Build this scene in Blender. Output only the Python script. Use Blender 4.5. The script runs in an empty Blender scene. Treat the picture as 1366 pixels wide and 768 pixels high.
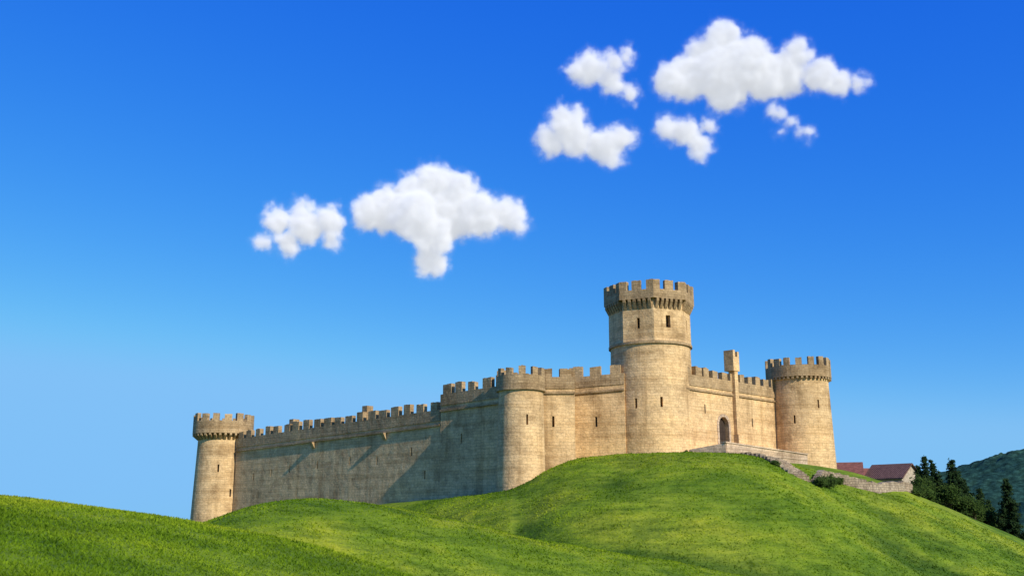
import bpy, bmesh, math, random
import numpy as np
from mathutils import Vector, noise, Matrix
random.seed(7); rng = np.random.default_rng(7)
D = bpy.data; scene = bpy.context.scene
coll = scene.collection
R = math.radians

# ------------------------------------------------------------------ helpers
def link(o, parent=None):
    coll.objects.link(o)
    if parent: o.parent = parent
    return o
def empty(name):
    e = D.objects.new(name, None); return link(e)
def mesh_obj(name, verts, faces, mat=None, parent=None):
    me = D.meshes.new(name); me.from_pydata([tuple(v) for v in verts], [], faces); me.update()
    o = D.objects.new(name, me)
    if mat: me.materials.append(mat)
    return link(o, parent)

class NT:
    def __init__(s, mat):
        mat.use_nodes = True; s.t = mat.node_tree; s.t.nodes.clear()
    def n(s, typ, **kw):
        nd = s.t.nodes.new(typ)
        for k, v in kw.items():
            if k.startswith('_'):
                nd.inputs[k[1:].replace('_', ' ')].default_value = v
            else: setattr(nd, k, v)
        return nd
    def l(s, a, b): s.t.links.new(a, b)
    def ramp(s, fac, stops):
        r = s.n('ShaderNodeValToRGB'); el = r.color_ramp.elements
        while len(el) < len(stops): el.new(0.5)
        for e, (p, c) in zip(el, stops):
            e.position = p; e.color = (c[0], c[1], c[2], 1) if hasattr(c, '__len__') else (c, c, c, 1)
        s.l(fac, r.inputs[0]); return r.outputs[0]
    def noise(s, vec, scale, detail=4, rough=.55):
        nd = s.n('ShaderNodeTexNoise'); nd.inputs['Scale'].default_value = scale
        nd.inputs['Detail'].default_value = detail; nd.inputs['Roughness'].default_value = rough
        s.l(vec, nd.inputs['Vector']); return nd.outputs[0]
    def mix(s, mode, fac, a, b):
        m = s.n('ShaderNodeMix', data_type='RGBA', blend_type=mode)
        for sock, v in ((m.inputs[0], fac), (m.inputs[6], a), (m.inputs[7], b)):
            if hasattr(v, 'is_linked'): s.l(v, sock)
            elif hasattr(v, '__len__'): sock.default_value = (v[0], v[1], v[2], 1)
            else: sock.default_value = v
        return m.outputs[2]
    def mapping(s, vec, scale, loc=(0, 0, 0)):
        m = s.n('ShaderNodeMapping'); m.inputs['Scale'].default_value = scale; m.inputs['Location'].default_value = loc
        s.l(vec, m.inputs['Vector']); return m.outputs[0]
    def finish(s, col, rough=.9, bumps=(), spec=.2, normal=None):
        b = s.n('ShaderNodeBsdfPrincipled'); o = s.n('ShaderNodeOutputMaterial')
        if hasattr(col, 'is_linked'): s.l(col, b.inputs['Base Color'])
        else: b.inputs['Base Color'].default_value = (*col, 1)
        b.inputs['Roughness'].default_value = rough
        b.inputs['Specular IOR Level'].default_value = spec
        prev = None
        for h, st, dist in bumps:
            bp = s.n('ShaderNodeBump'); bp.inputs['Strength'].default_value = st; bp.inputs['Distance'].default_value = dist
            s.l(h, bp.inputs['Height'])
            if prev: s.l(prev, bp.inputs['Normal'])
            prev = bp.outputs[0]
        if prev: s.l(prev, b.inputs['Normal'])
        s.l(b.outputs[0], o.inputs[0]); return b

def stone_mat(name, c1, c2, mortar, row=.33, bw=.66, bs=.25):
    m = D.materials.new(name); t = NT(m)
    tc = t.n('ShaderNodeTexCoord'); uv = tc.outputs['UV']; ob = tc.outputs['Object']
    nz = t.n('ShaderNodeTexNoise', _Scale=.9, _Detail=4.0); t.l(ob, nz.inputs['Vector'])
    sub = t.n('ShaderNodeVectorMath', operation='MULTIPLY_ADD')
    t.l(nz.outputs['Color'], sub.inputs[0]); sub.inputs[1].default_value = (.5, .24, 0); t.l(uv, sub.inputs[2])
    br = t.n('ShaderNodeTexBrick', offset=.43, squash=.8, squash_frequency=3); t.l(sub.outputs[0], br.inputs['Vector'])
    for k, v in (('Scale', 1.0), ('Mortar Size', .022), ('Mortar Smooth', .6), ('Bias', -.15), ('Brick Width', bw), ('Row Height', row)):
        br.inputs[k].default_value = v
    br.inputs['Color1'].default_value = (*c1, 1); br.inputs['Color2'].default_value = (*c2, 1); br.inputs['Mortar'].default_value = (*mortar, 1)
    big = t.noise(ob, .16, 6, .62); med = t.noise(ob, .9, 5, .65)
    fine = t.noise(t.mapping(ob, (1, 1, 2.4)), 3.6, 4, .7)
    streak = t.noise(t.mapping(ob, (1, 1, .06)), .9, 5, .65)
    band = t.noise(t.mapping(ob, (.05, .05, 1)), 1.3, 4, .75)
    patch = t.noise(t.mapping(ob, (1, 1, .8), (31, 7, 3)), .42, 6, .7)
    c = t.mix('MULTIPLY', .85, br.outputs[0], t.ramp(big, [(.34, (.68, .64, .60)), (.48, (.98, .97, .96)), (.66, (1.12, 1.06, .97))]))
    c = t.mix('MULTIPLY', .6, c, t.ramp(patch, [(.36, (.60, .55, .50)), (.46, (.97, .96, .94)), (.60, (1.08, 1.05, 1.0))]))
    c = t.mix('MULTIPLY', .65, c, t.ramp(med, [(.28, (.66, .63, .60)), (.5, (1, 1, 1)), (.75, (1.15, 1.12, 1.08))]))
    c = t.mix('MULTIPLY', .7, c, t.ramp(fine, [(.3, (.60, .56, .50)), (.5, (1, 1, 1)), (.72, (1.2, 1.18, 1.14))]))
    c = t.mix('MULTIPLY', .5, c, t.ramp(streak, [(.36, (.58, .53, .47)), (.49, (1, 1, 1))]))
    c = t.mix('MULTIPLY', .65, c, t.ramp(band, [(.36, (.72, .66, .58)), (.5, (1, 1, 1)), (.66, (1.12, 1.1, 1.06))]))
    t.finish(c, .93, [(br.outputs['Fac'], -bs, .04), (fine, .5, .10), (med, .45, .28)], .1)
    return m
stone = stone_mat('castle_stone', (.74, .53, .285), (.61, .425, .222), (.45, .32, .18))
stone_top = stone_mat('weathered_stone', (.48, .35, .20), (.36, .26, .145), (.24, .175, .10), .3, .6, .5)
stone_pale = stone_mat('terrace_stone', (.64, .50, .36), (.52, .40, .285), (.36, .275, .20), .3, .6)
rubble = stone_mat('rubble_stone', (.46, .38, .28), (.30, .245, .18), (.11, .09, .07), .26, .42, .8)

def flat_mat(name, col, rough=.9, nscale=3.0, var=.35):
    m = D.materials.new(name); t = NT(m); tc = t.n('ShaderNodeTexCoord')
    f = t.noise(tc.outputs['Object'], nscale, 5, .65)
    c = t.mix('MULTIPLY', 1.0, col, t.ramp(f, [(.3, (1 - var,) * 3), (.7, (1 + var,) * 3)]))
    t.finish(c, rough, [(f, .4, .1)]); return m
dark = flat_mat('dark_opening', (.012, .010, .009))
wood = flat_mat('door_wood', (.05, .035, .025))
bark = flat_mat('bark', (.06, .045, .03))
plaster = flat_mat('house_wall', (.40, .33, .24))
def tile_mat(name, col):
    tile = D.materials.new(name); t = NT(tile); tc = t.n('ShaderNodeTexCoord')
    wv = t.n('ShaderNodeTexWave', _Scale=1.6, _Distortion=1.0); t.l(tc.outputs['Object'], wv.inputs['Vector'])
    f = t.noise(tc.outputs['Object'], 2.5, 5, .7)
    t.finish(t.mix('MULTIPLY', 1, col, t.ramp(f, [(.3, (.6,) * 3), (.7, (1.5,) * 3)])), .9, [(wv.outputs[0], .6, .1)])
    return tile
tile = tile_mat('roof_tile', (.22, .085, .06)); tile2 = tile_mat('roof_tile_brown', (.15, .08, .06))

def uvmap(o, cyl=None, r=1):
    me = o.data
    uvl = me.uv_layers.get('UVMap') or me.uv_layers.new(name='UVMap')
    for p in me.polygons:
        nrm = p.normal; c = p.center
        if abs(nrm.z) > .8:
            for li in p.loop_indices:
                v = me.vertices[me.loops[li].vertex_index].co; uvl.data[li].uv = (v.x, v.y)
        elif cyl:
            a0 = math.atan2(c.y - cyl[1], c.x - cyl[0])
            for li in p.loop_indices:
                v = me.vertices[me.loops[li].vertex_index].co
                a = math.atan2(v.y - cyl[1], v.x - cyl[0]); a = a0 + (a - a0 + math.pi) % (2 * math.pi) - math.pi
                uvl.data[li].uv = (a * r, v.z)
        else:
            tx = Vector((-nrm.y, nrm.x)); tx = tx.normalized() if tx.length > 1e-6 else Vector((1, 0))
            for li in p.loop_indices:
                v = me.vertices[me.loops[li].vertex_index].co; uvl.data[li].uv = (v.x * tx.x + v.y * tx.y, v.z)

class MB:
    def __init__(s): s.v = []; s.f = []
    def prism(s, pts, z0, z1, bottom=True, top=True):
        n = len(pts); b = len(s.v)
        z0 = z0 if hasattr(z0, '__len__') else [z0] * n; z1 = z1 if hasattr(z1, '__len__') else [z1] * n
        s.v += [(p[0], p[1], z) for p, z in zip(pts, z0)] + [(p[0], p[1], z) for p, z in zip(pts, z1)]
        for i in range(n):
            j = (i + 1) % n; s.f.append((b + i, b + j, b + n + j, b + n + i))
        if bottom: s.f.append(tuple(b + i for i in reversed(range(n))))
        if top: s.f.append(tuple(b + n + i for i in range(n)))
    def hexa(s, p8):
        b = len(s.v); s.v += [tuple(p) for p in p8]
        s.f += [tuple(b + i for i in q) for q in ((3, 2, 1, 0), (4, 5, 6, 7), (0, 1, 5, 4), (1, 2, 6, 5), (2, 3, 7, 6), (3, 0, 4, 7))]
    def obj(s, name, mat, parent=None, cyl=None, r=1):
        o = mesh_obj(name, s.v, s.f, mat, parent)
        bm = bmesh.new(); bm.from_mesh(o.data); bmesh.ops.recalc_face_normals(bm, faces=bm.faces); bm.to_mesh(o.data); bm.free()
        uvmap(o, cyl, r); return o

def cut(o, cutter_mb, cyl=None, r=1):
    if not cutter_mb.v: return
    c = cutter_mb.obj('cut', None)
    m = o.modifiers.new('b', 'BOOLEAN'); m.object = c; m.operation = 'DIFFERENCE'; m.solver = 'EXACT'
    dg = bpy.context.evaluated_depsgraph_get(); dg.update()
    me = D.meshes.new_from_object(o.evaluated_get(dg)); o.modifiers.clear(); o.data = me
    if not me.materials: me.materials.append(stone)
    D.objects.remove(c); uvmap(o, cyl, r)

castle = empty('stone_castle')

def slit_box(mb, P, nrm, w, h, d0, d1, arch=False):
    """box around P (bottom centre, on the surface); d0 outside, d1 inside"""
    t_ = Vector((-nrm.y, nrm.x, 0)); P = Vector(P)
    if arch:
        pr = [(-w / 2, 0), (w / 2, 0), (w / 2, h - w / 2)] + [(w / 2 * math.cos(a), h - w / 2 + w / 2 * math.sin(a)) for a in np.linspace(0.2, math.pi - .2, 9)] + [(-w / 2, h - w / 2)]
    else: pr = [(-w / 2, 0), (w / 2, 0), (w / 2, h), (-w / 2, h)]
    n = len(pr); b = len(mb.v)
    for d in (d0, -d1):
        for (a, z) in pr:
            q = P + t_ * a + nrm * d; mb.v.append((q.x, q.y, P.z + z))
    for i in range(n):
        j = (i + 1) % n; mb.f.append((b + i, b + j, b + n + j, b + n + i))
    mb.f.append(tuple(b + i for i in reversed(range(n)))); mb.f.append(tuple(b + n + i for i in range(n)))

# ------------------------------------------------------------------ castle towers
def outline(cx, cy, r, n, rot=0, poly=None):
    pts = []
    for i in range(n):
        a = rot + 2 * math.pi * i / n
        if poly:
            s = 2 * math.pi / poly; k = ((a - rot) % s) - s / 2
            rr = r * math.cos(s / 2) / math.cos(k)
        else: rr = r
        pts.append((cx + rr * math.cos(a), cy + rr * math.sin(a)))
    return pts
def ring(mb, out, inn, z0, z1):
    n = len(out); b = len(mb.v)
    mb.v += [(*p, z0) for p in out] + [(*p, z1) for p in out] + [(*p, z0) for p in inn] + [(*p, z1) for p in inn]
    for i in range(n):
        j = (i + 1) % n
        mb.f += [(b + i, b + j, b + n + j, b + n + i), (b + 2 * n + j, b + 2 * n + i, b + 3 * n + i, b + 3 * n + j),
                 (b + n + i, b + n + j, b + 3 * n + j, b + 3 * n + i), (b + j, b + i, b + 2 * n + i, b + 2 * n + j)]

def tower(name, cx, cy, prof, rp, thick, zp0, zp1, zm, nmer, corb=0, zc=0, rs=None, rot=0, poly=None, slits=(), frac=.56):
    """prof: list of (r,z) shaft sections; parapet ring zp0..zp1 then merlons to zm"""
    mb = MB(); n = 96
    rings = [outline(cx, cy, r, n, rot, poly) for (r, z) in prof]
    for (r, z), rg in zip(prof, rings): mb.v += [(*p, z) for p in rg]
    for k in range(len(prof) - 1):
        for i in range(n):
            j = (i + 1) % n; mb.f.append((k * n + i, k * n + j, (k + 1) * n + j, (k + 1) * n + i))
    mb.f.append(tuple(reversed(range(n)))); mb.f.append(tuple((len(prof) - 1) * n + i for i in range(n)))
    o = mb.obj(name, stone, castle, (cx, cy), prof[0][0])
    cm = MB(); pm = MB()
    for (ang, z, w, h, rr) in slits:
        a = R(ang); nr = Vector((math.cos(a), math.sin(a), 0)); P = (cx + nr.x * rr, cy + nr.y * rr, z)
        slit_box(cm, P, nr, w, h, .8, .75); slit_box(pm, P, nr, w + .1, h + .1, -.62, .7)  # dark pane inside each slit stands for the shade in its depth
    if slits:
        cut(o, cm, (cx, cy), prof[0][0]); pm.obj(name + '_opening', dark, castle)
    # parapet
    pb = MB(); N = n if not poly else 40 * 2
    out = outline(cx, cy, rp, N, rot, poly); inn = outline(cx, cy, rp - thick, N, rot, poly)
    ring(pb, out, inn, zp0, zp1)
    flo = outline(cx, cy, rp - thick + .02, N, rot, poly); pb.prism(flo, zp0 + .02, zp0 + .12)
    def seg(f0, f1, zt):
        i0 = f0 * N; i1 = f1 * N; ks = [i0] + [k for k in range(int(math.ceil(i0 + 1e-6)), int(math.floor(i1 - 1e-6)) + 1)] + [i1]
        def at(lst, x):
            i = int(math.floor(x)); fr = x - i; p = lst[i % N]; q = lst[(i + 1) % N]
            return (p[0] * (1 - fr) + q[0] * fr, p[1] * (1 - fr) + q[1] * fr)
        z_ = zt
        for a, c in zip(ks[:-1], ks[1:]):
            pb.prism([at(out, a), at(out, c), at(inn, c), at(inn, a)], zp1, z_ + random.uniform(-.05, .03), bottom=False)
    if poly:
        for e in range(poly):
            for (a, c) in ((-.2, .2), (.36, .64)):
                seg((e + a) / poly + 1, (e + c) / poly + 1, zm + random.uniform(-.15, .08))
    else:
        for k in range(nmer):
            c = (k + random.uniform(-.08, .08)) / nmer + 1; w = frac / nmer * random.uniform(.84, 1.1)
            seg(c - w / 2, c + w / 2, zm + random.uniform(-.18, .08))
    if corb:
        rs = rs or prof[-1][0]
        for k in range(corb):
            a = rot + 2 * math.pi * (k + .5) / corb
            if poly:
                s = 2 * math.pi / poly; kk = ((a - rot) % s) - s / 2; g = math.cos(s / 2) / math.cos(kk)
                fa = rot + (math.floor((a - rot) / s) + .5) * s
            else: g = 1; fa = a
            nr = Vector((math.cos(fa), math.sin(fa), 0)); tg = Vector((-nr.y, nr.x, 0))
            base = Vector((cx + math.cos(a) * rs * g, cy + math.sin(a) * rs * g, 0)); ov = rp - rs - .03; w = .5 * 2 * math.pi * rs / corb / 2
            q = []
            for (dn, z) in ((-.15, zc), (.12, zc), (ov, zp0 - .3), (ov, zp0 + .003), (-.15, zp0 + .003)):
                q.append((dn, z))
            b = len(pb.v)
            for sgn in (-1, 1):
                for (dn, z) in q:
                    pp = base + nr * dn + tg * (w * sgn); pb.v.append((pp.x, pp.y, z))
            pb.f += [tuple(b + i for i in range(5)), tuple(b + 5 + i for i in reversed(range(5)))]
            for i in range(5):
                j = (i + 1) % 5; pb.f.append((b + i, b + 5 + i, b + 5 + j, b + j))
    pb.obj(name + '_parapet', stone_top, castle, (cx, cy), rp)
    return o
def band(name, cx, cy, r, z0, z1, poly=None, rot=0):
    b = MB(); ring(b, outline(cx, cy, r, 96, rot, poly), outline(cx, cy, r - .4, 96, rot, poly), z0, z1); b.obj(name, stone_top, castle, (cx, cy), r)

KX, KY = 17.15, 122.0
tower('keep_shaft', KX, KY, [(5.25, 3), (5.1, 8), (4.9, 20.45)], 4.2, .5, 20.3, 20.4, 20.41, 0,
      slits=[(-90 + 5, 12.7, .3, 1.2, 4.98), (-90 - 30, 12.6, .3, 1.2, 4.98), (-90 + 60, 14.6, .3, 1.1, 4.95)])
band('keep_string_course', KX, KY, 5.14, 20.32, 20.6)
krot = R(-92)
tower('keep_upper_storey', KX, KY, [(5.08, 20.6), (5.05, 25.85)], 5.62, .6, 25.75, 26.85, 28.1, 0, corb=48, zc=24.6, rs=5.02, rot=krot, poly=8,
      slits=[(-92 + 22.5, 22.3, .6, 1.5, 4.68), (-92 - 22.5, 22.2, .35, 1.3, 4.68), (-92 + 67.5, 22.3, .35, 1.3, 4.68)])
tower('wall_turret', .97, 108, [(2.75, -2), (2.6, 3.5), (2.42, 13.6)], 2.62, .45, 13.5, 14.95, 15.85, 11, rot=.2,
      slits=[(-75, 9.6, .22, 1.1, 2.48)])
band('wall_turret_band', .97, 108, 2.68, 13.33, 13.62)
tower('west_tower', -43.2, 150, [(4.0, -4), (3.85, 0), (3.5, 12.2)], 4.38, .55, 12.1, 13.9, 15.0, 15, corb=36, zc=11.2, rs=3.5, rot=.1,
      slits=[(-80, 6.5, .25, 1.1, 3.62), (-50, 3.0, .25, 1.1, 3.7)])
tower('east_tower', 38.75, 134, [(4.25, 2), (4.15, 6), (3.82, 18.4)], 4.28, .5, 18.2, 19.7, 20.8, 17, corb=44, zc=17.9, rs=3.82, rot=.05,
      slits=[(-70, 14.0, .25, 1.1, 3.9), (-118, 12.0, .25, 1.1, 3.95)])

# ------------------------------------------------------------------ castle curtain walls
def wall(name, p0, p1, zb, zt0, zt1, thick, zmer, pitch, frac=.58, course=None, slits=(), doors=(), mat=None):
    """outer face runs p0->p1 (left to right seen from outside); zt = parapet (crenel) height; zmer = merlon height"""
    mat = mat or stone
    p0 = Vector((*p0, 0)); p1 = Vector((*p1, 0)); d = (p1 - p0); L = d.length; d.normalize()
    nr = Vector((d.y, -d.x, 0))
    mb = MB()
    q = [p0, p1, p1 - nr * thick, p0 - nr * thick]
    mb.prism([(v.x, v.y) for v in q], zb, [zt0 - 1.3, zt1 - 1.3, zt1 - 1.3, zt0 - 1.3])
    o = mb.obj(name, mat, castle)
    cm = MB(); pm = MB()
    for (s, z, w, h) in slits:
        P = p0 + d * s; P.z = z; slit_box(cm, P, nr, w, h, .5, .75); slit_box(pm, P, nr, w + .1, h + .1, -.6, .7)  # near-black pane in the recess replaces shade inside the slit
    dm = MB()
    for (s, z, w, h) in doors:
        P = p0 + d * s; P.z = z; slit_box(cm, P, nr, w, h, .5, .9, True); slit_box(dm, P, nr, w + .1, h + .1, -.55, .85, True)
        # voussoirs
        vm = MB(); tg = Vector((-nr.y, nr.x, 0))
        for k in range(11):
            a0 = math.pi * k / 11 + .02; a1 = math.pi * (k + 1) / 11 - .02; ri = w / 2; ro = w / 2 + .38; zc = z + h - w / 2
            cs = []
            for dn in (-.1, .07):
                for (rr, a) in ((ri, a0), (ro, a0), (ro, a1), (ri, a1)):
                    pp = P + tg * (rr * math.cos(a)) + nr * dn; cs.append((pp.x, pp.y, zc + rr * math.sin(a)))
            vm.hexa(cs)
        for sg in (-1, 1):
            zz = z
            while zz < z + h - w / 2 - .05:
                hh = min(.42, z + h - w / 2 - zz - .02); cs = []
                ww = random.uniform(.3, .42)
                for dn in (-.1, .07):
                    for (a, b) in ((0, 0), (ww, 0), (ww, hh), (0, hh)):
                        pp = P + tg * (sg * (w / 2 + a)) + nr * dn; cs.append((pp.x, pp.y, zz + b))
                vm.hexa(cs); zz += hh + .02
        vm.obj('gate_arch', stone_pale, castle)
        # planks & straps on the gate
        pk = MB()
        for k in range(6):
            a = -w / 2 + w * (k + .5) / 6; hh = h - w / 2 + math.sqrt(max(0, (w / 2) ** 2 - a * a)) - .05; cs = []
            for dn in (-.56, -.50):
                for (aa, zz) in ((a - w / 13, 0), (a + w / 13, 0), (a + w / 13, hh), (a - w / 13, hh)):
                    pp = P + tg * aa + nr * dn; cs.append((pp.x, pp.y, z + zz))
            pk.hexa(cs)
        for zz in (.5, 1.4, 2.3):
            cs = []
            for dn in (-.50, -.46):
                for (aa, bb) in ((-w / 2 + .05, 0), (w / 2 - .05, 0), (w / 2 - .05, .14), (-w / 2 + .05, .14)):
                    pp = P + tg * aa + nr * dn; cs.append((pp.x, pp.y, z + zz + bb))
            pk.hexa(cs)
        pk.obj('gate_door', wood, castle)
    if cm.v: cut(o, cm)
    if pm.v: pm.obj(name + '_slit_shade', dark, castle)
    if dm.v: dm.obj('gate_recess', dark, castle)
    pb = MB(); zt = lambda s: zt0 + (zt1 - zt0) * s / L
    def strip(s0, s1, a, b, za0, zb0, za1, zb1, bottom=True):
        q = [p0 + d * s0 + nr * a, p0 + d * s1 + nr * a, p0 + d * s1 - nr * b, p0 + d * s0 - nr * b]
        pb.prism([(v.x, v.y) for v in q], [za0, za1, za1, za0], [zb0, zb1, zb1, zb0], bottom)
    e = .006
    strip(e, L - e, .10, .5, zt0 - 1.3, zt0, zt1 - 1.3, zt1)
    n = max(1, int(round(L / pitch))); pt = L / n
    for k in range(n):
        s0 = k * pt + pt * (1 - frac) / 2 + random.uniform(-.1, .1) * pt; s1 = s0 + pt * frac * random.uniform(.8, 1.14)
        s0 = max(s0, .02); s1 = min(s1, L - .02); hm = zmer + random.uniform(-.25, .12)
        # merlon built of two or three courses so its top edge is uneven
        m_ = random.randint(2, 3); cu = [s0 + (s1 - s0) * i / m_ for i in range(m_ + 1)]
        for i in range(m_):
            hh = hm + random.uniform(-.09, .04)
            strip(cu[i], cu[i + 1], .10, .5, zt(cu[i]), zt(s0) + hh, zt(cu[i + 1]), zt(s1) + hh, False)
    if course:
        strip(.01, L - .01, .2, .3, zt0 - course, zt0 - course + .22, zt1 - course, zt1 - course + .22)
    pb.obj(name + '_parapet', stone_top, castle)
    return p0, d, nr, L

# long west curtain
w0 = (-40.3, 147.2); w1 = (-8.3, 116.1); w2 = (-.6, 108.7)
wL = math.dist(w0, w1)
wall('west_curtain', w0, w1, -5, 11.3, 12.3, 2.2, 1.15, 2.35, .6, course=1.9,
     slits=[(s, z, .24, 1.0) for s, z in ((5, 5.2), (9.5, 5.6), (14, 6.0), (20.5, 6.3), (27.5, 6.6), (33, 6.4), (39.5, 7.2), (42, 4.4))])
wall('west_curtain_high', (w1[0] + .03, w1[1] - .25), w2, -3, 14.0, 14.2, 2.4, 1.1, 2.2, .6, course=2.0, slits=[(3.5, 8.2, .24, 1.1)])
wall('south_curtain', (2.6, 110.4), (7.0, 111.0), 2, 15.3, 15.4, 2.2, 1.15, 2.2, .62, course=1.9, slits=[(2.0, 9.8, .26, 1.2)])
wall('south_curtain_return', (7.003, 111.2), (7.02, 121.0), 2, 15.4, 15.6, 2.0, 1.1, 2.2, .6, course=None)
wall('south_curtain_inner', (7.0, 120.4), (13.4, 118.4), 2, 16.6, 16.9, 2.2, 1.2, 2.15, .6, course=2.1, slits=[(3.2, 10.6, .26, 1.2)])
wall('east_curtain', (20.5, 118.6), (35.6, 133.2), 3, 16.9, 16.9, 2.2, 1.15, 1.9, .58, course=1.9,
     slits=[(4.2, 12.4, .24, 1.1), (14.5, 11.4, .24, 1.1)], doors=[(8.0, 8.15, 2.1, 4.1)])
# small bracket stones on the west wall
bt = MB(); d = Vector((w1[0] - w0[0], w1[1] - w0[1], 0)).normalized(); nr = Vector((d.y, -d.x, 0))
for s in (19.5, 34.5):
    P = Vector((*w0, 0)) + d * s; zt = 11.3 + s / wL - 1.9
    c = []
    for a in (-.3, .3):
        for dn, z in ((-.1, zt - .9), (.12, zt - .8), (.6, zt - .02), (-.1, zt - .02)):
            pp = P + d * a + nr * dn; c.append((pp.x, pp.y, z))
    bt.hexa(c)
bt.obj('wall_brackets', stone_top, castle)
lk = MB()
for s, h in ((12.5, 13.4), (29, 14.0)):
    P = Vector((*w0, 0)) + d * s - nr * 1.4
    q = [P + d * .5 + nr * .5, P - d * .5 + nr * .5, P - d * .5 - nr * .5, P + d * .5 - nr * .5]
    lk.prism([(v.x, v.y) for v in q][::-1], 9, h)
lk.obj('wall_walk_lookout', stone_top, castle)
# pinnacle / buttress in the east curtain
pn = MB(); p0 = Vector((20.5, 118.6, 0)); d = Vector((15.1, 14.6, 0)).normalized(); nr = Vector((d.y, -d.x, 0))
def bx(mb, s, w, a, b, z0, z1):
    q = [p0 + d * (s - w / 2) + nr * a, p0 + d * (s + w / 2) + nr * a, p0 + d * (s + w / 2) - nr * b, p0 + d * (s - w / 2) - nr * b]
    mb.prism([(v.x, v.y) for v in q], z0, z1)
bx(pn, 10.6, .75, .5, .4, 5, 18.2); bx(pn, 10.6, 1.35, .6, .8, 18.2, 20.0); bx(pn, 10.17, .46, .6, .8, 20.0, 20.85); bx(pn, 11.08, .38, .6, .8, 20.0, 20.7)
bx(pn, 10.6, 1.1, .75, .2, 5, 10.2)
pn.obj('gate_buttress', stone, castle)
# entrance terrace with parapet
tr = MB()
tr.prism([(20.6, 116.9), (24.4, 114.6), (37.0, 126.4), (35.4, 131.5), (22, 119.5)], 3, 7.65)
def pseg(mb, a, b, z0a, z1a, z0b, z1b, w=.45):
    a = Vector((*a, 0)); b = Vector((*b, 0)); dd = (b - a).normalized(); nn = Vector((dd.y, -dd.x, 0))
    q = [a + nn * .06, b + nn * .06, b - nn * w, a - nn * w]
    mb.prism([(v.x, v.y) for v in q], [z0a, z0b, z0b, z0a], [z1a, z1b, z1b, z1a])
pseg(tr, (20.6, 116.9), (24.4, 114.6), 7.3, 7.75, 7.3, 8.35); pseg(tr, (24.45, 114.64), (37.0, 126.4), 7.3, 8.35, 7.0, 7.72)
pseg(tr, (24.3, 114.4), (37.1, 126.3), 8.36, 8.5, 7.73, 7.87, .6)
tr.obj('entrance_terrace', stone_pale, castle)

# ------------------------------------------------------------------ terrain
def table(pts, sm):
    xs = np.arange(-400, 400, .5); y = np.interp(xs, [p[0] for p in pts], [p[1] for p in pts])
    k = np.exp(-.5 * (np.arange(-60, 61) * .5 / sm) ** 2); k /= k.sum()
    yp = np.pad(y, 60, mode='edge'); return xs, np.convolve(yp, k, 'valid')
cA = table([(-120, -2), (-60, .7), (-30, 1.1), (-18.1, .80), (-15.5, .45), (-12.8, .07), (-11.3, -.13), (-10.2, -.32), (-7.5, -.86), (-4.9, -1.55), (-3.3, -2.05), (5, -3.9), (15, -5.2), (60, -6)], 1.2)
cB = table([(-60, -6), (-30, -3.5), (-22, -1.4), (-19.2, 0), (-16.7, .9), (-14.2, 1.27), (-11.7, 1.17), (-9.2, .8), (-6.2, .28), (-3.2, -.3), (.85, -1.15), (5.9, -2.2), (10.9, -3.1), (15.9, -3.9), (30, -5.6), (60, -9)], 1.2)
cC = table([(-90, -8), (-60, -5), (-50, -2), (-45, -.8), (-39, -.1), (-30, .6), (-17.3, 1.5), (-8, 2.2), (-2, 2.6), (1, 3.1), (3.5, 4.9), (7.2, 6.4), (13.9, 7.05), (20.6, 7.05), (27, 6.7), (32, 6.4), (38, 6.3), (42, 5.7), (46, 4.2), (50, 2.6), (55, .5), (59.3, -1.2), (62.6, -2.9), (67, -4.5), (80, -10), (120, -20)], 1.3)
yC = table([(-60, 152), (-45, 150), (-39, 146), (-8, 115.5), (-1, 107.5), (3, 107.5), (8, 111), (24, 112), (38, 127), (60, 129), (100, 132)], 2.0)
def hyp(d, w, m): return m * (np.sqrt(d * d + w * w) - w)
def H(x, y):
    x = np.asarray(x, float); y = np.asarray(y, float)
    dA = y - 36; a = np.interp(x, *cA) - np.where(dA < 0, hyp(dA, 10, .06), hyp(dA, 5, .42))
    dB = y - 68 - .12 * (x + 14); b = np.interp(x, *cB) - np.where(dB < 0, hyp(dB, 10, .36), hyp(dB, 6, .42))
    dC = y - np.interp(x, *yC); c = np.interp(x, *cC) - np.where(dC < 0, hyp(dC, 14, .40), hyp(dC, 25, .03 + .0 * x))
    far = np.clip((y - 150) / 200, 0, 1); c = c - 14 * far * far * (3 - 2 * far)
    f = -6.9 - 6 * np.clip((np.hypot(x, y) - 150) / 300, 0, 1)
    T = .12
    m = np.maximum(np.maximum(a, b), np.maximum(c, f))
    h = m + T * np.log(np.exp((a - m) / T) + np.exp((b - m) / T) + np.exp((c - m) / T) + np.exp((f - m) / T))
    near = np.exp(-((x / 150) ** 4)) * (y < 400)
    und = .10 * np.sin(x * .31 + 1.3 * np.sin(y * .11)) * np.sin(y * .23 + .7) + .05 * np.sin(x * .83 + y * .37) * np.sin(y * .71 - x * .2)
    face = np.exp(-((y - 92) / 14.0) ** 2) * (x > 0)
    und = und + face * (.42 * np.sin(x * .19 - y * .10 + .6) + .14 * np.sin(x * .35 + y * .42))
    return h + und * near
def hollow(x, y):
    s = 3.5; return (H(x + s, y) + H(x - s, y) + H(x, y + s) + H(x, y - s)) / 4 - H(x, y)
def hollow_shade(x, y): return np.clip(.5 + 1.7 * hollow(x, y), 0, 1)  # mask for shade painted into the grass colour, from terrain curvature
def axis(lo, hi, fine, far0, far1):
    a = list(np.arange(lo, hi + 1e-6, fine)); s = fine; v = hi
    while v < far1: s *= 1.25; v += s; a.append(v)
    s = fine; v = lo; pre = []
    while v > far0: s *= 1.25; v -= s; pre.append(v)
    return np.array(pre[::-1] + a)
ax = axis(-62, 82, .5, -4500, 4500); ay = axis(0, 160, .5, -600, 6000)
XX, YY = np.meshgrid(ax, ay); ZZ = H(XX, YY)
nx, ny = len(ax), len(ay)
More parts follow.
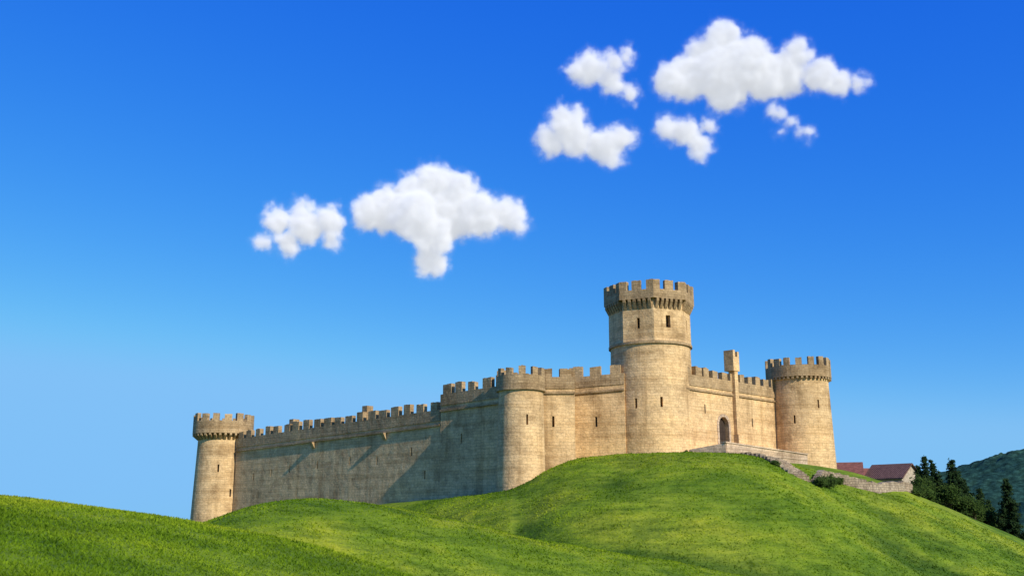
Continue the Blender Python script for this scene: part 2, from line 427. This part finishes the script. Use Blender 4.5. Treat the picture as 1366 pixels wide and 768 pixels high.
V = np.stack([XX.ravel(), YY.ravel(), ZZ.ravel()], 1)
idx = np.arange(nx * ny).reshape(ny, nx)
F = np.stack([idx[:-1, :-1].ravel(), idx[:-1, 1:].ravel(), idx[1:, 1:].ravel(), idx[1:, :-1].ravel()], 1)
def np_mesh(name, V, F, mat, smooth=False, parent=None, attr=None):
    me = D.meshes.new(name); k = F.shape[1]
    me.vertices.add(len(V)); me.vertices.foreach_set('co', V.astype(np.float32).ravel())
    me.loops.add(F.size); me.loops.foreach_set('vertex_index', F.astype(np.int32).ravel())
    me.polygons.add(len(F)); me.polygons.foreach_set('loop_start', np.arange(0, F.size, k, dtype=np.int32))
    me.update(calc_edges=True)
    me.polygons.foreach_set('use_smooth', np.full(len(F), smooth)); me.materials.append(mat)
    if attr is not None:
        at_ = me.attributes.new('hollow_shade', 'FLOAT', 'POINT'); at_.data.foreach_set('value', attr.astype(np.float32))
    me.validate()
    o = D.objects.new(name, me); return link(o, parent)

def grass_color(t, ob, k):
    big = t.noise(ob, .07, 5, .62); med = t.noise(t.mapping(ob, (1, 1.5, 2)), .45, 6, .68)
    pat = t.noise(t.mapping(ob, (1, 1, 1), (13, 5, 0)), .17, 5, .65)
    c = t.ramp(big, [(.37, (.090 * k, .168 * k, .013)), (.5, (.148 * k, .232 * k, .018)), (.62, (.218 * k, .280 * k, .026))])
    c = t.mix('MULTIPLY', .9, c, t.ramp(pat, [(.36, (.62, .70, .66)), (.5, (1, 1, 1)), (.66, (1.15, 1.08, 1.05))]))
    c = t.mix('MULTIPLY', .95, c, t.ramp(med, [(.32, (.56, .64, .6)), (.5, (1, 1, 1)), (.70, (1.3, 1.18, 1.1))]))
    at = t.n('ShaderNodeAttribute', attribute_name='hollow_shade')
    c = t.mix('MULTIPLY', 1, c, t.ramp(at.outputs['Fac'], [(.25, (1.15, 1.08, 1)), (.5, (1, 1, 1)), (.9, (.40, .53, .6))]))  # painted shade: grass darker in dips, lighter on rises
    return c, med
gm = D.materials.new('meadow'); t = NT(gm); tc = t.n('ShaderNodeTexCoord'); ob = tc.outputs['Object']
fine = t.noise(ob, 5.0, 5, .7)
terr = t.noise(t.mapping(ob, (.25, .5, 5)), .9, 4, .6)
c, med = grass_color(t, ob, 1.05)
c = t.mix('MULTIPLY', .65, c, t.ramp(fine, [(.28, (.5, .55, .5)), (.5, (1, 1, 1)), (.75, (1.35, 1.25, 1.1))]))
c = t.mix('MULTIPLY', .8, c, t.ramp(terr, [(.35, (.64, .72, .7)), (.55, (1.08, 1.05, 1))]))
t.finish(c, .95, [(fine, .5, .12), (med, .7, .6)], .1)
np_mesh('grass_hill', V, F, gm, True, attr=hollow_shade(V[:, 0], V[:, 1]))

# grass blades: one mesh over the meadow
N = 460000
Y = 9 * (112 / 9) ** rng.random(N); X = (rng.random(N) * 2 - 1) * (.60 * Y + 3)
Z = H(X, Y)
ok = ~((X > 19.5) & (Y > 113.5)) & (Z > -6)
X, Y, Z = X[ok], Y[ok], Z[ok]; N = len(X)
patch = .5 + .5 * np.sin(X * .9 + 2 * np.sin(Y * .5)) * np.sin(Y * .8 + 1.5 * np.sin(X * .6))
hgt = (.03 + .045 * rng.random(N)) * (.6 + .7 * patch) * (1 + Y / 130); wid = .009 + .0009 * Y
an = rng.random(N) * 6.283; ln = .5 + rng.random(N) * 1.2; la = rng.random(N) * 6.283
dx, dy = np.cos(an) * wid, np.sin(an) * wid
P0 = np.stack([X - dx, Y - dy, Z - .02], 1); P1 = np.stack([X + dx, Y + dy, Z - .02], 1)
P2 = np.stack([X + np.cos(la) * ln * hgt, Y + np.sin(la) * ln * hgt, Z + hgt], 1)
GV = np.stack([P0, P1, P2], 1).reshape(-1, 3); GF = np.arange(3 * N).reshape(-1, 3)
bm_ = D.materials.new('grass_blade'); t = NT(bm_); tc = t.n('ShaderNodeTexCoord'); ob = tc.outputs['Object']
sm = t.noise(ob, 9.0, 2, .6)
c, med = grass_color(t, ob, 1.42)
c = t.mix('MULTIPLY', .7, c, t.ramp(sm, [(.3, (.6, .65, .55)), (.5, (1, 1, 1)), (.72, (1.35, 1.22, 1.1))]))
b = t.n('ShaderNodeBsdfDiffuse'); tl = t.n('ShaderNodeBsdfTranslucent'); mx = t.n('ShaderNodeMixShader', _Fac=.4); o = t.n('ShaderNodeOutputMaterial')
t.l(c, b.inputs[0]); t.l(c, tl.inputs[0]); t.l(b.outputs[0], mx.inputs[1]); t.l(tl.outputs[0], mx.inputs[2]); t.l(mx.outputs[0], o.inputs[0])
np_mesh('grass', GV, GF, bm_, attr=np.repeat(hollow_shade(X, Y), 3))

# ------------------------------------------------------------------ steps, rubble wall
def h1(x, y): return float(H(x, y))
st = MB(); n = 26
for k in range(n):
    f = k / n; x = 27.4 + 1.9 * f + .35 * math.sin(f * 5); y = 115.5 - 14.5 * f; w = 1.5; z = h1(x, y) + .18
    st.prism([(x - w / 2, y), (x - w / 2, y - .7), (x + w / 2, y - .62), (x + w / 2, y)][::1], z - .8, z + random.uniform(-.03, .03))
    if k % 2 == 0:
        s = random.uniform(.25, .4)
        st.prism([(x - w / 2 - .5, y), (x - w / 2 - .45, y - .9), (x - w / 2 + .02, y - .95), (x - w / 2, y)], z - .8, z + s)
st.obj('stone_steps', rubble)
rw = MB(); path = [(30.4, 101.5), (33, 107), (36, 108.2), (39.5, 109.5), (43, 113), (46.5, 118), (49, 124)]
pl = []
for (a, b) in zip(path[:-1], path[1:]):
    for k in range(5): pl.append((a[0] + (b[0] - a[0]) * k / 5, a[1] + (b[1] - a[1]) * k / 5))
pl.append(path[-1])
for i in range(len(pl) - 1):
    a, b = pl[i], pl[i + 1]; fa = min(1, (i + 1) / 6)
    t0 = h1(*a) + .3 + .75 * fa + random.uniform(-.12, .12); t1 = h1(*b) + .3 + .75 * fa + random.uniform(-.12, .12)
    dd = Vector((b[0] - a[0], b[1] - a[1])).normalized(); nn = Vector((dd.y, -dd.x)) * random.uniform(.0, .05)
    rw.prism([(a[0] + nn.x, a[1] + nn.y), (b[0] + nn.x, b[1] + nn.y), (b[0] - dd.y * .6, b[1] + dd.x * .6), (a[0] - dd.y * .6, a[1] + dd.x * .6)], h1(*a) - 1, [t0, t1, t1, t0])
rw.obj('rubble_retaining_wall', rubble)

# ------------------------------------------------------------------ houses
def house(cx, cy, w, dpt, zb, ze, zr, rot, name='stone_house', chim=True, rt=None):
    e = empty(name); c, s = math.cos(rot), math.sin(rot)
    T = lambda x, y, z: (cx + c * x - s * y, cy + s * x + c * y, z)
    W, Dp = w / 2, dpt / 2
    v = [T(-W, -Dp, zb), T(W, -Dp, zb), T(W, Dp, zb), T(-W, Dp, zb), T(-W, -Dp, ze), T(W, -Dp, ze), T(W, Dp, ze), T(-W, Dp, ze), T(-W, 0, zr), T(W, 0, zr)]
    o = mesh_obj('walls', v, [(0, 1, 5, 4), (1, 2, 6, 9, 5), (2, 3, 7, 6), (3, 0, 4, 8, 7)], plaster, e); uvmap(o)
    ov = .35; th = .18; sl = (zr - ze) / Dp; rv = []
    for sg in (-1, 1):
        b = [T(-W - ov, sg * (Dp + ov), ze - sl * ov + .02), T(W + ov, sg * (Dp + ov), ze - sl * ov + .02), T(W + ov, 0, zr + .02), T(-W - ov, 0, zr + .02)]
        rv.append((b, [(x, y, z + th) for x, y, z in b]))
    vv = []; ff = []
    for b, tt in rv:
        k = len(vv); vv += b + tt; ff += [tuple(k + i for i in q) for q in ((3, 2, 1, 0), (4, 5, 6, 7), (0, 1, 5, 4), (1, 2, 6, 5), (2, 3, 7, 6), (3, 0, 4, 7))]
    mesh_obj('roof', vv, ff, rt or tile, e)
    wm = MB()
    for (x, z) in ((-W * .5, ze - 1.5), (W * .45, ze - 1.5)):
        k = [T(x - .35, -Dp - .03, z), T(x + .35, -Dp - .03, z), T(x + .35, -Dp + .1, z), T(x - .35, -Dp + .1, z)]
        wm.hexa(k + [(a, b, z + .9) for a, b, _ in k])
    k = [T(W + .03, -.35, ze - 1.4), T(W + .03, .35, ze - 1.4), T(W - .1, .35, ze - 1.4), T(W - .1, -.35, ze - 1.4)]
    wm.hexa(k + [(a, b, z + 1.0) for a, b, z in k])
    wm.obj('windows', dark, e)
    if chim:
        cm = MB(); k = [T(W * .3, -.3, 0), T(W * .3 + .6, -.3, 0), T(W * .3 + .6, .3, 0), T(W * .3, .3, 0)]
        cm.prism([(a, b) for a, b, _ in k], zr - .5, zr + .7); cm.obj('chimney', rubble, e)
house(51.9, 158, 5.0, 6.0, -3, 6.3, 8.3, R(-18), chim=False)
house(58.3, 155, 6.0, 5.6, -4, 5.9, 7.9, R(-50), 'stone_house', False, tile2)
house(55.2, 164, 5.0, 5.0, -3, 5.9, 7.7, R(5), 'stone_house', True)

# ------------------------------------------------------------------ trees & bushes
def leaf_mat(name, c0, c1):
    m = D.materials.new(name); t = NT(m); tc = t.n('ShaderNodeTexCoord')
    f = t.noise(tc.outputs['Object'], 1.4, 3, .7)
    c = t.ramp(f, [(.35, c0), (.65, c1)])
    b = t.n('ShaderNodeBsdfDiffuse'); tl = t.n('ShaderNodeBsdfTranslucent'); mx = t.n('ShaderNodeMixShader', _Fac=.25); o = t.n('ShaderNodeOutputMaterial')
    t.l(c, b.inputs[0]); t.l(c, tl.inputs[0]); t.l(b.outputs[0], mx.inputs[1]); t.l(tl.outputs[0], mx.inputs[2]); t.l(mx.outputs[0], o.inputs[0])
    return m
needle = leaf_mat('needle', (.012, .028, .012), (.040, .072, .024))
leaf = leaf_mat('leaf', (.022, .048, .012), (.085, .135, .03))
def tube(v, f, a, b, ra, rb, n=6):
    a = Vector(a); b = Vector(b); ax_ = (b - a).normalized(); u = ax_.orthogonal().normalized(); w = ax_.cross(u); k = len(v)
    for c, r in ((a, ra), (b, rb)):
        for i in range(n):
            t_ = 6.2832 * i / n; v.append(c + u * r * math.cos(t_) + w * r * math.sin(t_))
    for i in range(n): f.append((k + i, k + (i + 1) % n, k + n + (i + 1) % n, k + n + i))
def leaves(v, f, c, r, n, s):
    for _ in range(n):
        p = Vector(c) + Vector(rng.normal(size=3)) * r * .5
        a = Vector(rng.normal(size=3)).normalized(); b = a.orthogonal().normalized(); ss = s * random.uniform(.6, 1.3)
        k = len(v); v += [p - a * ss, p + b * ss * .6, p + a * ss, p - b * ss * .6]; f.append((k, k + 1, k + 2, k + 3))
def conifer(x, y, h, r, zb=None):
    e = empty('conifer_tree'); z = (h1(x, y) if zb is None else zb) - .3
    v, f = [], []; tube(v, f, (x, y, z), (x, y, z + h * .95), .18 + h * .012, .03)
    lv, lf = [], []; zz = .08 * h
    while zz < h * .98:
        k = zz / h; rr = r * (1 - k) ** .75 * random.uniform(.75, 1.15) + .12; nb = 8 if k < .7 else 5
        for i in range(nb):
            a = random.uniform(0, 6.28); q = rr * random.uniform(.7, 1.15)
            tip = Vector((x + q * math.cos(a), y + q * math.sin(a), z + zz - q * .28 + .1)); base = Vector((x, y, z + zz))
            tube(v, f, base, tip, .04, .01, 4)
            m = max(3, int(q * 7))
            for j in range(m):
                t_ = (j + .5) / m; leaves(lv, lf, base.lerp(tip, t_), .18 + .26 * (1 - t_) * q, 7, .17)
        zz += .36 + .1 * random.random()
    mesh_obj('trunk', v, f, bark, e); mesh_obj('foliage', lv, lf, needle, e)
def broadleaf(x, y, h, r, name='broadleaf_tree'):
    e = empty(name); z = h1(x, y) - .2; v, f = [], []; top = Vector((x + random.uniform(-.3, .3), y, z + h * .55)); tube(v, f, (x, y, z), top, .28, .15)
    lv, lf = [], []
    for i in range(26):
        a = random.uniform(0, 6.28); el = random.uniform(-.3, 1.4); q = r * random.uniform(.45, 1)
        tip = Vector((x + q * math.cos(a) * math.cos(el), y + q * math.sin(a) * math.cos(el), z + h * .58 + h * .42 * math.sin(el) * random.uniform(.7, 1)))
        tube(v, f, top.lerp(Vector((x, y, z + h * .3)), random.random()), tip, .07, .02, 4); leaves(lv, lf, tip, r * .42, 150, .14)
    mesh_obj('trunk', v, f, bark, e); mesh_obj('foliage', lv, lf, leaf, e)
def bush(x, y, r, hh):
    lv, lf, v, f = [], [], [], []; z = h1(x, y)
    e = empty('bush')
    for i in range(12):
        a = random.uniform(0, 6.28); q = r * random.random(); tip = Vector((x + q * math.cos(a), y + q * math.sin(a) * .7, z + hh * random.uniform(.25, .85)))
        tube(v, f, (x, y, z - .1), tip, .04, .01, 4); leaves(lv, lf, tip, r * .4, 110, .10)
    mesh_obj('twigs', v, f, bark, e); mesh_obj('foliage', lv, lf, leaf, e)
for (x, y, h, r) in ((56.4, 138, 8.6, 2.2), (58.2, 140, 9.0, 2.6), (59.6, 137, 9.6, 2.7), (61.2, 139, 9.2, 2.6), (62.8, 141, 8.6, 2.5), (64.4, 140, 7.8, 2.4), (57.4, 143, 8.2, 2.5), (60.6, 144, 8.6, 2.6), (66.4, 142, 7.0, 2.2), (68.4, 143, 6.2, 2.1), (64.8, 133.0, 9.2, 2.3), (68.0, 131, 7.0, 1.9)):
    conifer(x, y, h, r)
broadleaf(54.0, 134, 4.1, 1.8); broadleaf(57.0, 133, 4.2, 1.9); broadleaf(60.0, 133, 4.2, 1.9); broadleaf(62.4, 136, 4.2, 1.8)
for (x, y, r, hh) in ((30.6, 101.0, .9, .9), (31.9, 103, .9, 1.0), (32.9, 105, .8, .8), (34.6, 107, .6, .6), (48.4, 120, 1.2, 1.4), (50.4, 123, 1.1, 1.3), (46.3, 116, .7, .8), (20.3, 116.2, .5, .4), (27.0, 103.6, .5, .35)):
    bush(x, y, r, hh)

# ------------------------------------------------------------------ distant forested mountains
fm = D.materials.new('forest'); t = NT(fm); tc = t.n('ShaderNodeTexCoord'); ob = tc.outputs['Object']
vo = t.n('ShaderNodeTexVoronoi', _Scale=.15); t.l(ob, vo.inputs['Vector'])
f1 = t.noise(ob, .012, 4); f2 = t.noise(ob, .10, 4, .75)
c = t.ramp(f1, [(.35, (.020, .060, .050)), (.6, (.036, .092, .062)), (.78, (.080, .145, .070))])
c = t.mix('MULTIPLY', .8, c, t.ramp(f2, [(.35, (.45,) * 3), (.5, (.95,) * 3), (.66, (1.5,) * 3)]))
c = t.mix('MULTIPLY', .6, c, t.ramp(vo.outputs[0], [(.1, (1.3,) * 3), (.7, (.45,) * 3)]))
t.finish(c, 1, [(vo.outputs[0], -.7, 5.0), (f2, .4, 4)], .0)
def mountain(name, xs, crest, y0, dep, step):
    X = np.arange(xs[0], xs[1], step); Yv = np.arange(-dep, dep + 1, step); n1, n2 = len(X), len(Yv); V = []
    for yy in Yv:
        for xx in X:
            h = np.interp(xx, [c[0] for c in crest], [c[1] for c in crest]) + 14
            k = max(0, 1 - abs(yy) / dep); k = k * k * (3 - 2 * k)
            n_ = noise.fractal(Vector((xx * .006, yy * .006, 3)), 1, 2, 4) * .12 * h + noise.noise(Vector((xx * .09, yy * .09, 0))) * 3.5 + noise.noise(Vector((xx * .19, yy * .19, 5))) * 3.0
            V.append((xx, y0 + yy, -14 + (h + n_) * k))
    idx = np.arange(n1 * n2).reshape(n2, n1)
    F = np.stack([idx[:-1, :-1].ravel(), idx[:-1, 1:].ravel(), idx[1:, 1:].ravel(), idx[1:, :-1].ravel()], 1)
    np_mesh(name, np.array(V), F, fm, True)
mountain('forested_mountain', (380, 1500), [(380, -10), (470, 5), (604, 60), (660, 79), (709, 93), (850, 135), (1100, 170), (1300, 120), (1500, 0)], 1400, 330, 4.5)
mountain('forested_ridge', (230, 620), [(230, -12), (290, -9), (320, 0), (345, 6), (365, 14), (420, 22), (500, 25), (620, -5)], 700, 90, 2.5)

# ------------------------------------------------------------------ clouds (volumes baked from procedural density)
cm_ = D.materials.new('cloud_vapour'); t = NT(cm_)
pv = t.n('ShaderNodeVolumePrincipled'); o = t.n('ShaderNodeOutputMaterial')
DENS = .52
pv.inputs['Color'].default_value = (1, 1, 1, 1); pv.inputs['Density'].default_value = DENS; pv.inputs['Anisotropy'].default_value = -.15
at = t.n('ShaderNodeAttribute', attribute_name='density')
mu = t.n('ShaderNodeMath', operation='MULTIPLY'); t.l(at.outputs['Fac'], mu.inputs[0]); mu.inputs[1].default_value = DENS * .37
t.l(mu.outputs[0], pv.inputs['Emission Strength']); pv.inputs['Emission Color'].default_value = (.93, .97, 1.03, 1)  # added glow in place of light scattered many times within the cloud
t.l(pv.outputs[0], o.inputs['Volume'])
def cloud(blobs, seed, wisp=1.0, vox=.57):
    me = D.meshes.new('cloud'); ob_ = D.objects.new('cloud', me); link(ob_)
    g = D.node_groups.new('cloud_nodes', 'GeometryNodeTree')
    g.interface.new_socket('Geometry', in_out='OUTPUT', socket_type='NodeSocketGeometry')
    N_ = g.nodes; Lk = g.links.new
    pos = N_.new('GeometryNodeInputPosition').outputs[0]
    rr = random.Random(seed)
    nz = N_.new('ShaderNodeTexNoise'); nz.inputs['Scale'].default_value = .09; nz.inputs['Detail'].default_value = 4; Lk(pos, nz.inputs['Vector'])
    wa = N_.new('ShaderNodeVectorMath'); wa.operation = 'SUBTRACT'; Lk(nz.outputs['Color'], wa.inputs[0]); wa.inputs[1].default_value = (.5, .5, .5)
    wb = N_.new('ShaderNodeVectorMath'); wb.operation = 'SCALE'; Lk(wa.outputs[0], wb.inputs[0]); wb.inputs['Scale'].default_value = 8
    wc = N_.new('ShaderNodeVectorMath'); wc.operation = 'ADD'; Lk(pos, wc.inputs[0]); Lk(wb.outputs[0], wc.inputs[1])
    cur = None; lo = [1e9] * 3; hi = [-1e9] * 3
    for (x, z, r) in blobs:
        y = 450 + rr.uniform(-.55, .55) * r
        for i, c in enumerate((x, y, z)): lo[i] = min(lo[i], c - r - 7); hi[i] = max(hi[i], c + r + 7)
        dn = N_.new('ShaderNodeVectorMath'); dn.operation = 'DISTANCE'; Lk(wc.outputs[0], dn.inputs[0]); dn.inputs[1].default_value = (x, y, z)
        sb = N_.new('ShaderNodeMath'); sb.operation = 'SUBTRACT'; Lk(dn.outputs['Value'], sb.inputs[0]); sb.inputs[1].default_value = r
        if cur is None: cur = sb.outputs[0]
        else:
            mn = N_.new('ShaderNodeMath'); mn.operation = 'SMOOTH_MIN'; Lk(cur, mn.inputs[0]); Lk(sb.outputs[0], mn.inputs[1]); mn.inputs[2].default_value = 1.6; cur = mn.outputs[0]
    def nzv(scale, det, rough, amp):
        q = N_.new('ShaderNodeTexNoise'); q.inputs['Scale'].default_value = scale; q.inputs['Detail'].default_value = det; q.inputs['Roughness'].default_value = rough; Lk(pos, q.inputs['Vector'])
        m = N_.new('ShaderNodeMath'); m.operation = 'MULTIPLY_ADD'; Lk(q.outputs[0], m.inputs[0]); m.inputs[1].default_value = amp; m.inputs[2].default_value = -amp * .5; return m.outputs[0]
    def add(a, b):
        m = N_.new('ShaderNodeMath'); m.operation = 'ADD'; Lk(a, m.inputs[0]); Lk(b, m.inputs[1]); return m.outputs[0]
    vo = N_.new('ShaderNodeTexVoronoi'); vo.inputs['Scale'].default_value = .2; Lk(wc.outputs[0], vo.inputs['Vector'])
    vm = N_.new('ShaderNodeMath'); vm.operation = 'MULTIPLY_ADD'; Lk(vo.outputs['Distance'], vm.inputs[0]); vm.inputs[1].default_value = 3.0; vm.inputs[2].default_value = -1.5
    dsum = add(add(cur, nzv(.17, 8, .66, 14 * wisp)), vm.outputs[0])
    def rng_(a, b, p, k):
        mr = N_.new('ShaderNodeMapRange'); Lk(dsum, mr.inputs['Value'])
        mr.inputs['From Min'].default_value = a; mr.inputs['From Max'].default_value = b; mr.inputs['To Min'].default_value = 0; mr.inputs['To Max'].default_value = 1
        pw = N_.new('ShaderNodeMath'); pw.operation = 'POWER'; Lk(mr.outputs[0], pw.inputs[0]); pw.inputs[1].default_value = p
        mm = N_.new('ShaderNodeMath'); mm.operation = 'MULTIPLY'; Lk(pw.outputs[0], mm.inputs[0]); mm.inputs[1].default_value = k; return mm.outputs[0]
    den = add(rng_(1.2, -3.4, 1.7, .95), rng_(3.6, -.6, 1.8, .05))   # dense core + thin outer wisps
    vc = N_.new('GeometryNodeVolumeCube'); Lk(den, vc.inputs['Density'])
    vc.inputs['Min'].default_value = lo; vc.inputs['Max'].default_value = hi
    for i, nm in enumerate('XYZ'): vc.inputs['Resolution ' + nm].default_value = max(8, int((hi[i] - lo[i]) / vox))
    sm = N_.new('GeometryNodeSetMaterial'); sm.inputs['Material'].default_value = cm_; Lk(vc.outputs[0], sm.inputs[0])
    go = N_.new('NodeGroupOutput'); Lk(sm.outputs[0], go.inputs[0])
    md = ob_.modifiers.new('density', 'NODES'); md.node_group = g
    me.materials.append(cm_)
cloud([(76.5, 206, 7.5), (87, 210, 11), (95.9, 221, 10), (103.2, 228, 9), (100, 212, 13), (112.4, 215, 14.5), (123, 211, 12), (134, 213, 11), (139, 220, 7), (149, 209, 8), (160, 207, 6), (169, 205.5, 4), (105, 203, 10)], 1, 1.0)
cloud([(39.2, 216, 8.5), (32.6, 214, 5.5), (50, 215, 5.5), (56, 220, 3.8), (48, 208, 6), (57, 201, 4.2)], 2, 1.1)
cloud([(25.9, 183.7, 8.8), (18.7, 176, 7.4), (31, 177, 8.4), (44.7, 174, 9), (53, 178, 6.2), (30.6, 189, 4.6), (49, 167, 4.5)], 3, .95)
cloud([(75.5, 182, 5.6), (82.5, 179, 6.8), (89.7, 174, 5.6), (94.3, 183, 3.8), (89, 168, 3.6)], 4, 1.0)
cloud([(-67, 141, 8.5), (-58, 143, 11), (-48, 148, 10.5), (-38.3, 154, 11.5), (-27, 149, 11.5), (-29.5, 142, 13), (-45, 137, 12), (-15, 140, 11), (-2, 140.5, 8), (3, 134.6, 5), (-38.3, 118, 7.5), (-37, 128, 9.5)], 5, 1.0)
cloud([(-111, 136.5, 6.8), (-99.4, 142, 4.6), (-97, 133.5, 8.4), (-86, 135, 7), (-84, 127, 4.8), (-117, 126, 4), (-105, 125.5, 6)], 6, 1.05)
cloud([(127.5, 190.5, 3.9), (133.5, 185.5, 2.8), (141.7, 180.5, 3.3), (128, 179, 2.0)], 7, .8)

# ------------------------------------------------------------------ light, sky, camera
AZ, EL = 41, 31
sd = Vector((math.sin(R(AZ)) * math.cos(R(EL)), -math.cos(R(AZ)) * math.cos(R(EL)), math.sin(R(EL))))
sl = D.lights.new('sun', 'SUN'); sl.energy = 5.0; sl.angle = R(.5); sl.color = (1, .92, .78)
so = D.objects.new('sun', sl); link(so); so.rotation_euler = (-sd).to_track_quat('-Z', 'Y').to_euler(); so.location = (60, -60, 80)
w = D.worlds.new('World'); scene.world = w; w.use_nodes = True; nt = w.node_tree; nt.nodes.clear()
sk = nt.nodes.new('ShaderNodeTexSky'); sk.sky_type = 'NISHITA'; sk.sun_disc = False; sk.sun_elevation = R(EL); sk.sun_rotation = R(180 - AZ)
sk.altitude = 300; sk.air_density = 1.0; sk.dust_density = .3; sk.ozone_density = 3.0
STR = .12
sep = nt.nodes.new('ShaderNodeSeparateColor'); com = nt.nodes.new('ShaderNodeCombineColor'); nt.links.new(sk.outputs[0], sep.inputs[0])
for i, (pre, g, cc, mx_) in enumerate(((.62, 2.05, 3.0, .22), (.95, 1.12, .93, .53), (1.25, .26, .93, .93))):
    a = nt.nodes.new('ShaderNodeMath'); a.operation = 'MULTIPLY'; a.inputs[1].default_value = pre * STR
    b = nt.nodes.new('ShaderNodeMath'); b.operation = 'POWER'; b.inputs[1].default_value = g
    c = nt.nodes.new('ShaderNodeMath'); c.operation = 'MULTIPLY'; c.inputs[1].default_value = cc / STR
    d_ = nt.nodes.new('ShaderNodeMath'); d_.operation = 'SMOOTH_MIN'; d_.inputs[1].default_value = mx_ / STR; d_.inputs[2].default_value = .08 / STR
    nt.links.new(sep.outputs[i], a.inputs[0]); nt.links.new(a.outputs[0], b.inputs[0]); nt.links.new(b.outputs[0], c.inputs[0]); nt.links.new(c.outputs[0], d_.inputs[0]); nt.links.new(d_.outputs[0], com.inputs[i])
bg = nt.nodes.new('ShaderNodeBackground'); bg.inputs[1].default_value = STR; wo = nt.nodes.new('ShaderNodeOutputWorld')
nt.links.new(com.outputs[0], bg.inputs[0]); nt.links.new(bg.outputs[0], wo.inputs[0])
cam = D.cameras.new('camera'); cam.lens = 35; cam.sensor_width = 36; cam.clip_end = 20000; cam.clip_start = .5
co = D.objects.new('camera', cam); link(co); co.location = (0, 0, 0); co.rotation_euler = (R(90 + 13), 0, 0); scene.camera = co
scene.view_settings.view_transform = 'Standard'; scene.view_settings.look = 'None'; scene.view_settings.exposure = 0
